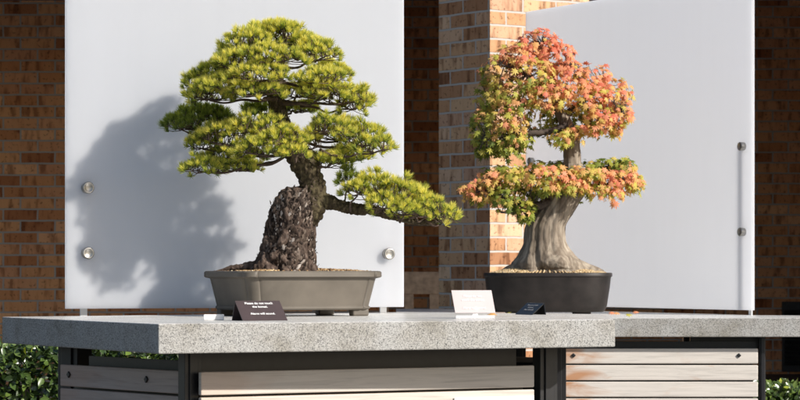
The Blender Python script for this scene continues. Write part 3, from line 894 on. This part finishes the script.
for (cx, by, rx, h, dy, ry, tone, att) in PADS:
    c = pp(cx, by, dy); RX, H, RY = rx * PU, h * PU, ry * .78
    area = math.pi * RX * RY
    want = int(area / (.0222 ** 2)) + 3
    pts = []
    tries = 0
    while len(pts) < want and tries < 4000:
        tries += 1
        a_ = random.random() * 2 * math.pi; r_ = math.sqrt(random.random())
        r_ *= 1 + .12 * math.sin(3 * a_ + cx) + .08 * math.sin(5 * a_ + by)
        p = (math.cos(a_) * r_, math.sin(a_) * r_)
        if all(((p[0] - q[0]) * RX) ** 2 + ((p[1] - q[1]) * RY) ** 2 > .0180 ** 2 for q in pts): pts.append(p)
    pts = np.array(pts)
    r_ = np.clip(np.hypot(pts[:, 0], pts[:, 1]), 0, 1)
    lump = np.array([fbm((p[0] * 2.2 + cx, p[1] * 2.2, by), 2) for p in pts])
    z = H * (.06 + np.sqrt(1 - r_ ** 2 * .95) * .78 + lump * .32) - .010
    low = (RNG.random(len(pts)) < .15) * RNG.random(len(pts)); z = z - low * H * .45
    pos = np.stack([c[0] + pts[:, 0] * RX, c[1] + pts[:, 1] * RY, c[2] + z], 1)
    ax = np.stack([pts[:, 0] * .75, pts[:, 1] * .75, .75 + .35 * (1 - r_)], 1) + RNG.normal(size=(len(pts), 3)) * .16
    ax[:, 2] = np.abs(ax[:, 2])
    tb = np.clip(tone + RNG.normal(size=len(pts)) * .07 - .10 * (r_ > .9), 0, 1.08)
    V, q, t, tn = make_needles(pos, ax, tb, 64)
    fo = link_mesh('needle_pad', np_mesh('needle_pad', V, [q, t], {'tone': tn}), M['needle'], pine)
    # woody structure: branch from the trunk, fans of secondaries, a twig to every tuft
    so = Soup()
    # trunk attach depth 0
    pa = pp(att[0], att[1], dy * .25 if att[0] > 275 and att[0] < 310 else dy * .8)
    wv = lambda k_: np.array([random.gauss(0, .006), random.gauss(0, .01), random.gauss(0, k_)])
    mid = [pa + (c - pa) * q_ + wv(.009) + np.array([0, 0, -.012 * math.sin(q_ * 3.1)]) for q_ in (.25, .5, .75)]
    r0 = min(.0075, .003 + .035 * RX)
    if np.linalg.norm(pa - c) > .02:
        so.add(*tube([pa] + mid + [c + np.array([0, 0, -.004])], [r0, r0 * .9, r0 * .75, r0 * .65, r0 * .55], 8, 18, bark_fn(.2, 90)))
    nodes = [c]
    ns = max(4, int(5 + RX * 30))
    for s in range(ns):
        a_ = 2 * math.pi * (s + random.random() * .5) / ns
        e = np.array([c[0] + math.cos(a_) * RX * .74, c[1] + math.sin(a_) * RY * .74, c[2] + H * .22 - .006])
        m1 = c + (e - c) * .5 + np.array([random.gauss(0, .006), random.gauss(0, .006), -.004 + random.gauss(0, .004)])
        so.add(*tube([c, m1, e], [r0 * .5, r0 * .36, .0014], 5, 8))
        nodes += [c + (m1 - c) * .5, m1, (m1 + e) / 2, e]
    nodes = np.array(nodes)
    for i in range(len(pos)):
        dd_ = np.linalg.norm(nodes - pos[i], axis=1) + np.maximum(0, nodes[:, 2] - pos[i][2]) * 4
        nd = nodes[int(np.argmin(dd_))]
        md = (nd + pos[i]) / 2 + np.array([random.gauss(0, .003), random.gauss(0, .003), -.003])
        so.add(*tube([nd, md, pos[i]], [.0016, .0014, .0013], 4, 4, cap=False))
    link_mesh('branch', so.mesh('branch'), M['twig'], pine)

# thin wire hanging from the right pad
so = Soup(); so.add(*tube([pp(346, 158, -.02), pp(347, 172, -.02), pp(348, 186, 0)], [.0008] * 3, 4, 4)); link_mesh('guy_wire', so.mesh('guy_wire'), M['steel'], pine)

# ------------------------------------------------------------------ maple
MD = 15.45
MU = MD / F


def mp_(px, py, dy=0.0):
    v = at(px, py, MD); return np.array([v.x, v.y + dy, v.z])


maple = thing('maple_bonsai', 'bonsai maple with red, orange and green autumn leaves and flared grey trunk in black pot', 'bonsai tree', (P2c[0], P2c[1], T2 + .23))


def maple_fn(t, a_, r_, c, d):
    p = c + d * r_
    f = max(0, 1 - t / .42) ** 2.1
    lob = .5 + .5 * math.cos(6 * a_ + .9 * math.sin(2 * a_) + 1.0)
    n_ = noise.noise(Vector((p[0] * 9, p[1] * 9, p[2] * 2.4)))
    rid = noise.noise(Vector((math.cos(a_) * 3.2 + t * .9, math.sin(a_) * 3.2 - t * .5, t * 1.6)))
    rid2 = noise.noise(Vector((math.cos(a_) * 9 + 4, math.sin(a_) * 9, t * 2.4 + 3)))
    wide = 1
    return r_ * (1 + .08 * n_ + .14 * rid * (1 - .3 * t) + .03 * rid2 + .05 * fbm((p[0] * 16, p[1] * 16, p[2] * 12), 3) + f * .13 * (lob - .5)) * wide * (1 - .48 * abs(d[1]) * min(1, f * 2.2))


so = Soup()
so.add(*tube([mp_(553, 284), mp_(552, 272), mp_(549, 264), mp_(547, 255), mp_(546, 242), mp_(547, 226), mp_(553, 213), mp_(561, 201), mp_(568, 189), mp_(573, 178), mp_(573, 164)],
             [38 * MU, 48 * MU, 38 * MU, 28 * MU, 21.5 * MU, 20.5 * MU, 20 * MU, 19.5 * MU, 19 * MU, 13 * MU, 9.5 * MU], 160, 190, maple_fn, level=True))
for pts, rd in (([mp_(526, 262), mp_(516, 267), mp_(507, 270), mp_(498, 275)], [5, 4.5, 3.5, 1.5]), ([mp_(572, 264), mp_(586, 267.5), mp_(597, 270), mp_(606, 274)], [4, 4, 3, 1.5]),
                ([mp_(540, 262, -.08), mp_(533, 269, -.11), mp_(524, 277, -.13)], [5, 4.5, 3]), ([mp_(560, 262, -.08), mp_(568, 269, -.11), mp_(576, 277, -.12)], [5, 4.5, 3])):
    so.add(*tube(pts, [r_ * MU for r_ in rd], 28, 36, bark_fn(.05, 14, .04, 0, 4, 1.0)))
link_mesh('trunk', so.mesh('trunk', True), M['maple_bark'], maple)

BR_ = [
    ([(573, 176), (572, 158), (571, 142), (567, 126), (558, 108), (551, 88), (546, 66), (542, 44)], [10.5, 9, 8.5, 7, 5, 3.5, 2.2, 1], 0, 0),
    ([(570, 135), (585, 128), (600, 123), (612, 118), (620, 114)], [4.5, 3.5, 2.6, 1.6, .8], -.05, -.1),
    ([(562, 118), (578, 104), (592, 94), (606, 84)], [4, 3, 2, 1], .05, .1),
    ([(566, 126), (550, 132), (530, 134), (508, 136), (485, 140)], [4.5, 3.5, 2.8, 2, .9], -.05, -.14),
    ([(558, 108), (540, 104), (520, 100), (500, 100), (482, 108)], [4, 3, 2.2, 1.5, .8], 0, .05),
    ([(552, 90), (535, 82), (518, 72), (500, 66)], [3.2, 2.4, 1.6, .8], -.04, -.12),
    ([(548, 76), (560, 68), (569, 64)], [2.6, 1.8, .8], 0, -.08),
    ([(566, 196), (548, 204), (528, 206), (508, 200), (486, 194), (468, 190)], [7.5, 5.2, 4.2, 3, 2, .9], -.06, -.12),
    ([(530, 206), (516, 212), (500, 213)], [3, 2, 1], -.1, -.14),
    ([(575, 186), (594, 188), (612, 184), (632, 176)], [6, 4, 2.6, 1], -.02, -.06),
    ([(574, 182), (590, 176), (606, 168), (620, 160)], [5, 3, 2, 1], .04, .1),
]
nodesM = []
for pts, rd, y0_, y1_ in BR_:
    so = Soup(); n_ = len(pts)
    P3 = [mp_(p[0], p[1], y0_ + (y1_ - y0_) * i / (n_ - 1)) for i, p in enumerate(pts)]
    so.add(*tube(P3, [r_ * MU for r_ in rd], 14, n_ * 8, bark_fn(.10, 30, .04)))
    nodesM += list(catmull(P3, n_ * 4))
    link_mesh('branch', so.mesh('branch'), M['maple_bark'] if rd[0] > 8 else M['maple_twig'], maple)
nodesM = np.array(nodesM)

# leaf clusters: cx cy rx ry depth depth-radius redness count
CL = [
    (540, 42, 22, 14, -.02, .12, .85, 1), (520, 56, 24, 16, -.06, .14, .66, 1), (557, 58, 20, 18, -.04, .14, .82, 1), (500, 72, 22, 18, -.02, .14, .50, 1), (532, 78, 26, 20, -.10, .14, .50, 1),
    (566, 82, 26, 20, -.08, .15, .70, 1), (594, 78, 20, 16, .02, .14, .68, 1), (612, 94, 20, 18, -.02, .15, .68, 1), (590, 102, 24, 16, -.12, .13, .66, 1), (550, 98, 26, 15, -.16, .10, .64, 1),
    (515, 98, 26, 20, -.08, .15, .42, 1), (491, 98, 16, 22, .02, .14, .36, 1), (484, 124, 16, 18, -.02, .14, .30, 1), (508, 124, 22, 16, -.12, .12, .44, 1), (620, 114, 16, 14, -.05, .14, .68, 1),
    (600, 120, 20, 10, -.12, .12, .66, 1), (490, 142, 20, 8, -.05, .13, .16, 1), (515, 142, 22, 8, -.10, .12, .22, 1), (545, 128, 16, 10, .10, .10, .2, .7), (552, 114, 14, 8, .1, .1, .35, .6),
    (560, 138, 14, 9, -.14, .08, .40, .8), (582, 112, 16, 12, .1, .1, .3, .8), (575, 132, 14, 7, -.12, .06, .6, .6),
    (505, 152, 18, 6, -.06, .12, .15, .8), (482, 152, 10, 5, -.04, .1, .12, .6), (612, 128, 14, 8, -.05, .1, .6, .8), (590, 132, 12, 6, -.1, .08, .6, .6),
    (540, 168, 20, 8, .04, .12, .25, .8), (590, 166, 16, 8, .06, .12, .2, .8), (500, 172, 20, 8, .06, .12, .3, .8), (636, 186, 9, 8, -.04, .08, .55, .7), (556, 190, 20, 6, -.20, .05, .45, .8), (480, 198, 12, 7, -.08, .1, .45, .8),
    # lower tier
    (472, 189, 14, 8, -.08, .10, .68, 1), (492, 182, 18, 11, -.08, .13, .50, 1), (512, 178, 20, 13, -.10, .15, .26, 1), (505, 198, 20, 11, -.12, .12, .20, 1), (522, 206, 13, 9, -.12, .10, .15, .8),
    (524, 216, 9, 7, -.13, .07, .18, .8), (536, 176, 22, 12, -.14, .12, .48, 1), (558, 178, 22, 10, -.17, .08, .60, 1), (572, 186, 16, 8, -.20, .05, .52, .9), (585, 176, 20, 11, -.12, .12, .40, 1),
    (606, 182, 20, 12, -.10, .14, .66, 1), (626, 178, 16, 14, -.04, .13, .56, 1), (608, 164, 14, 9, .05, .12, .12, .9), (626, 166, 12, 10, .04, .10, .18, .9), (592, 192, 14, 8, -.12, .10, .5, .8),
    (612, 194, 12, 6, -.1, .1, .55, .7), (565, 166, 18, 8, .08, .1, .2, .8), (535, 192, 12, 8, -.06, .1, .15, .8),
]
# three-to-five lobed leaf, tip along +y
def maple_leaf():
    o = []
    spec = [(-168, .30), (-140, .62), (-118, .34), (-92, .74), (-76, .60), (-66, .36), (-40, .88), (-30, .62), (-19, .42), (-9, .74), (0, 1.08)]
    pts = spec + [(-a_, r_) for a_, r_ in reversed(spec[:-1])]
    v = [(0, -.02, .06)]
    for a_, r_ in pts:
        x, y = r_ * math.sin(R(a_)), r_ * math.cos(R(a_))
        v.append((x * .95, y, -.22 * (x * x + y * y) - .05 * abs(x)))
    f = [(0, i + 1, i) for i in range(1, len(v) - 1)] + [(0, 1, len(v) - 1)]
    return v, f
LV, LF = maple_leaf()
so = Soup()
for ci_, (cx, cy, rx, ry, dy, rz, red, cnt) in enumerate(CL):
    c = mp_(cx, cy, dy); n = int(cnt * (42 + rx * ry * .29))
    dv = RNG.normal(size=(n, 3)); dv /= np.linalg.norm(dv, axis=1)[:, None]
    rr = .45 + .6 * RNG.random(n) ** .6
    pos = c + dv * rr[:, None] * np.array([rx * MU, rz, ry * MU])
    pos[:, 2] -= (RNG.random(n) < .15) * RNG.random(n) * .04
    out = dv * .55 + np.array([.10, -.55, .55]) + RNG.normal(size=(n, 3)) * .38
    tip = np.array([0, -.15, -1.0]) + dv * .7 + RNG.normal(size=(n, 3)) * .45
    # reddening follows exposure of the leaf in the crown: top and sun side turn first
    tone = red + (.0 if cx < 522 else -.02) + .13 * dv[:, 2] + .06 * dv[:, 0] - .07 * dv[:, 1] + RNG.normal(size=n) * .19
    tone = np.clip(tone, 0, 1)
    scatter('foliage', LV, LF, pos, out, tip, .018 + RNG.random(n) * .018, tone, M['maple_leaf'], maple)
    for i in range(0, n, 3):
        dd_ = np.linalg.norm(nodesM - pos[i], axis=1)
        if dd_.min() > .17: continue
        nd = nodesM[int(np.argmin(dd_))]
        md = (nd + pos[i]) / 2 + RNG.normal(size=3) * .008
        so.add(*tube([nd, md, pos[i]], [.0026, .0016, .001], 4, 4, cap=False))
link_mesh('twig', so.mesh('twig'), M['maple_twig'], maple)

# ------------------------------------------------------------------ fallen leaves
FL = [(492, 312.4, 1, .62, 'orange fallen maple leaf behind the pale sign'), (508, 0, 2, .35, 'brown green fallen leaf beside the black pot'), (612, 0, 2, .85, 'red fallen leaf right of the black pot'),
      (617, 0, 2, .70, 'orange fallen leaf right of the black pot'), (628, 0, 2, .40, 'yellow fallen leaf near the front edge of the far table'), (636, 0, 2, .80, 'small pink fallen leaf behind the yellow one')]
for px, py, tb, tn, lb in FL:
    if tb == 1: p = on(px, 10.55, T1 + .004)
    else: p = on(px, {508: 15.1, 612: 15.55, 617: 15.2, 628: 14.75, 636: 15.6}[px], T2 + .006)
    o = scatter('fallen_leaf', LV, LF, np.array([[0., 0, 0]]), np.array([[random.gauss(0, .3), -.5, 1]]), np.array([[random.gauss(0, 1), random.gauss(0, 1), 0]]), np.array([.030]), np.array([tn]), M['maple_leaf'])
    o.location = p + Vector((0, 0, .006)); tag(o, lb, 'leaf', 'fallen maple leaves on the tables')


# ------------------------------------------------------------------ signs
def text_on(lines, mat, parent, o, ex, ey, h, name='lettering', align='CENTER', gap=1.25, sx=1.0, bold=.0):
    """lettering as real mesh on the plane o + ex*x + ey*y"""
    for i, (s, dx) in enumerate(lines):
        if not s: continue
        cu = bpy.data.curves.new('lettering', 'FONT'); cu.body = s; cu.size = h; cu.align_x = align; cu.extrude = .0002; cu.offset = bold
        to = bpy.data.objects.new('tmp', cu); C.objects.link(to)
        me = bpy.data.meshes.new_from_object(to.evaluated_get(bpy.context.evaluated_depsgraph_get()))
        bpy.data.objects.remove(to)
        ez = ex.cross(ey)
        for v in me.vertices:
            q = o + ex * (v.co.x * sx + dx) + ey * (v.co.y - i * h * gap) + ez * (v.co.z + .0012)
            v.co = q
        me.materials.clear()
        link_mesh(name, me, mat, parent)


def tent(label, base_l, d, W, H, lean, depth, mat, lines, tmat, th, grp, sx=1.0):
    """folded plate: front face leans back from base_l along d, second flap comes down behind"""
    d = Vector((d[0], d[1], 0)).normalized(); back = Vector((-d.y, d.x, 0))
    t = thing('tent_sign', label, 'sign', base_l, grp)
    rise = (back * lean + Vector((0, 0, 1)) * H + d * lean * -.0)
    b0 = Vector(base_l); b1 = b0 + d * W; a0 = b0 + rise; a1 = b1 + rise
    c0 = b0 + back * depth; c1 = b1 + back * depth
    n = rise.normalized().cross(d) * -1
    m = MB(); nn_ = d.cross(rise).normalized() * .003
    fl = (c0 - a0); nb_ = fl.cross(d).normalized() * .003
    def plate(p, q, r_, s, off):
        m.quad([p, q, r_, s]); m.quad([p - off, s - off, r_ - off, q - off])
        m.quad([p, s, s - off, p - off]); m.quad([q, q - off, r_ - off, r_]); m.quad([s, r_, r_ - off, s - off]); m.quad([p, p - off, q - off, q])
    plate(b0, b1, a1, a0, nn_)
    back_n = (a0 - c0).cross(d).normalized() * .003
    plate(c1, c0, a0 - nn_ * .2, a1 - nn_ * .2, -back_n if back_n.y < 0 else back_n)
    m.build('plate', mat, t)
    e2 = rise.normalized()
    text_on(lines, tmat, t, b0 + d * (W / 2) + e2 * (rise.length - th * 1.35), d, e2, th, sx=sx, bold=th * .012)
    return t


sg = 'do not touch signs on the tables'
p = on(243, 9.62, T1 + .001)
dS = Vector((.883, .469))
tent('dark brown folded sign reading Please do not touch the bonsai, before the pine pot', p, dS, .174, .069, .068, .095, M['sign_brown'],
     [('Please do not touch', 0), ('the bonsai.', 0), ('', 0), ('Alarm will sound.', 0)], M['white_paint'], .0135, sg, 1.0)
# white block to its left
p = on(203.5, 9.72, T1)
m = MB(); m.prism([(p.x, p.y), (p.x + .072, p.y + .006), (p.x + .070, p.y + .05), (p.x - .002, p.y + .044)], T1 + .0005, T1 + .021)
tag(m.build('sign_base', M['acrylic'], bevel=.003), 'small white acrylic block left of the dark brown folded sign', 'sign base')

# pale plate on a stem
p = on(474, 10.12, T1)
st = thing('plate_sign', 'pale glossy tilted sign plate on a white stand beside the black pot', 'sign', p, sg)
ex = Vector((.99, .14, 0)).normalized(); ey = Vector((-.10, .30, .92)).normalized(); ey = (ey - ex * ey.dot(ex)).normalized()
ex2 = ex; shear = Vector((-.17, 0, 0))
c = at(473.4, 301.5, 10.14)
up_ = (Vector((-.17, .35, 1))).normalized()
m = MB(); hw, hh = 20.3 * 10.14 / F, 11.2 * 10.14 / F / up_.z
nf = ex.cross(up_).normalized()
q4 = [c - ex * hw - up_ * hh, c + ex * hw - up_ * hh, c + ex * hw + up_ * hh, c - ex * hw + up_ * hh]
bk = [v - nf * .003 for v in q4]
m.quad(q4); m.quad(list(reversed(bk)))
for i in range(4): m.quad([q4[i], bk[i], bk[(i + 1) % 4], q4[(i + 1) % 4]])
m.build('plate', M['sign_pale'], st)
text_on([('Please do not', 0), ('touch the bonsai.', 0), ('', 0), ('Alarm will sound.', 0)], M['white_paint'], st, c + up_ * .017, ex, up_, .0125, bold=.0002)
m = MB(); m.prism([(p.x - .068, p.y - .02), (p.x + .076, p.y), (p.x + .076, p.y + .05), (p.x - .068, p.y + .03)], T1 + .0005, T1 + .011); m.build('base', M['acrylic'], st, bevel=.002)
m = MB(); m.obox((p.x + .004, p.y + .014, T1 + .024), (1, 0, 0), (0, 1, 0), (0, 0, 1), .010, .004, .014); m.build('stem', M['acrylic'], st, bevel=.001)

# black tent, turned away to the left
p = on(532, 10.9, T1 + .001)
dB = Vector((-.55, .83)) # runs away from the camera
def black_tent():
    t = thing('tent_sign', 'small black folded sign seen from its open end before the maple pot', 'sign', p, sg)
    u = 10.85 / F
    w_ = Vector((13, 0, 0)) * u
    # triangular open end at the near right, ridge running back to the left
    e0 = p.copy(); e1 = p + Vector((.056, .0, 0)); ap = p + Vector((.050, .01, .047))
    run = Vector((-.062, .125, 0))
    m = MB()
    def slab3(a, b, off):
        q = [a, b, b + run, a + run]; k = [v - off for v in q]
        m.quad(q); m.quad(list(reversed(k)))
        for i in range(4): m.quad([q[i], k[i], k[(i + 1) % 4], q[(i + 1) % 4]])
    nf_ = (ap - e0).cross(run).normalized() * .003
    if nf_.z < 0: nf_ = -nf_
    slab3(e0, ap, nf_)
    slab3(ap + Vector((0, 0, -.0005)), e1, Vector((.003, 0, 0)))
    m.build('plate', M['sign_black'], t)
    e_up = (ap - e0).normalized(); e_r = -run.normalized()
    e_up2 = (e_up - e_r * e_up.dot(e_r)).normalized()
    text_on([('Please do not touch', 0), ('the bonsai.', 0), ('Alarm will sound.', 0)], M['grey_paint'], t, e0 + run * .5 + e_up * .05 , e_r, e_up2, .0105, bold=.0001)
black_tent()

# white placard on the second board of the near table
dd = (fb_ - fa_).normalized(); s0 = along(fa_, fb_, 453.5); s1 = along(fa_, fb_, 533)
nf = Vector((dd.y, -dd.x, 0))
q0 = fa_ + dd * s0 + nf * .0035; q1 = fa_ + dd * s1 + nf * .0035
zc = at(0, 396.6, (q0.y + q1.y) / 2).z
m = MB(); m.prism([(v.x, v.y) for v in (q0 + nf * .004, q1 + nf * .004, q1, q0)], zc - .13, zc)
tag(m.build('placard', M['acrylic'], bevel=.001), 'plain white placard fixed to the lower boards of the near table by its right leg', 'placard')

# ------------------------------------------------------------------ light, camera
sc = bpy.context.scene
AZ, EL = 57.0, 30.5           # sun: degrees to the right of straight behind the camera, elevation
sd = Vector((math.sin(R(AZ)) * math.cos(R(EL)), -math.cos(R(AZ)) * math.cos(R(EL)), math.sin(R(EL))))
sun = bpy.data.lights.new('sun', 'SUN'); sun.energy = 4.7; sun.angle = R(1.1); sun.color = (1, .955, .88)
so_ = bpy.data.objects.new('sun', sun); C.objects.link(so_)
so_.rotation_euler = sd.to_track_quat('Z', 'Y').to_euler(); so_.location = (6, -4, 8)
w_ = bpy.data.worlds.new('World'); sc.world = w_; w_.use_nodes = True
nt = w_.node_tree; bg = nt.nodes['Background']
sk = nt.nodes.new('ShaderNodeTexSky'); sk.sky_type = 'NISHITA'; sk.sun_disc = False
sk.sun_elevation = R(EL); sk.sun_rotation = math.atan2(sd.x, sd.y); sk.air_density = 1.0; sk.dust_density = 1.5
nt.links.new(sk.outputs[0], bg.inputs[0]); bg.inputs[1].default_value = .09

cam = bpy.data.cameras.new('camera'); co = bpy.data.objects.new('camera', cam); C.objects.link(co)
co.location = (0, 0, EYE); co.rotation_euler = (R(90), 0, 0)
cam.sensor_width = 36; cam.lens = F / 800 * 36; cam.shift_y = 70 / 800; cam.clip_start = .1; cam.clip_end = 1500
cam.dof.use_dof = True; cam.dof.focus_distance = 11.8; cam.dof.aperture_fstop = 10
sc.camera = co
sc.render.engine = 'CYCLES'
sc.cycles.max_bounces = 8; sc.cycles.diffuse_bounces = 4; sc.cycles.transmission_bounces = 6
sc.view_settings.view_transform = 'Standard'; sc.view_settings.look = 'None'; sc.view_settings.exposure = .36; sc.view_settings.gamma = 1
sc.render.resolution_x = 1024; sc.render.resolution_y = 512
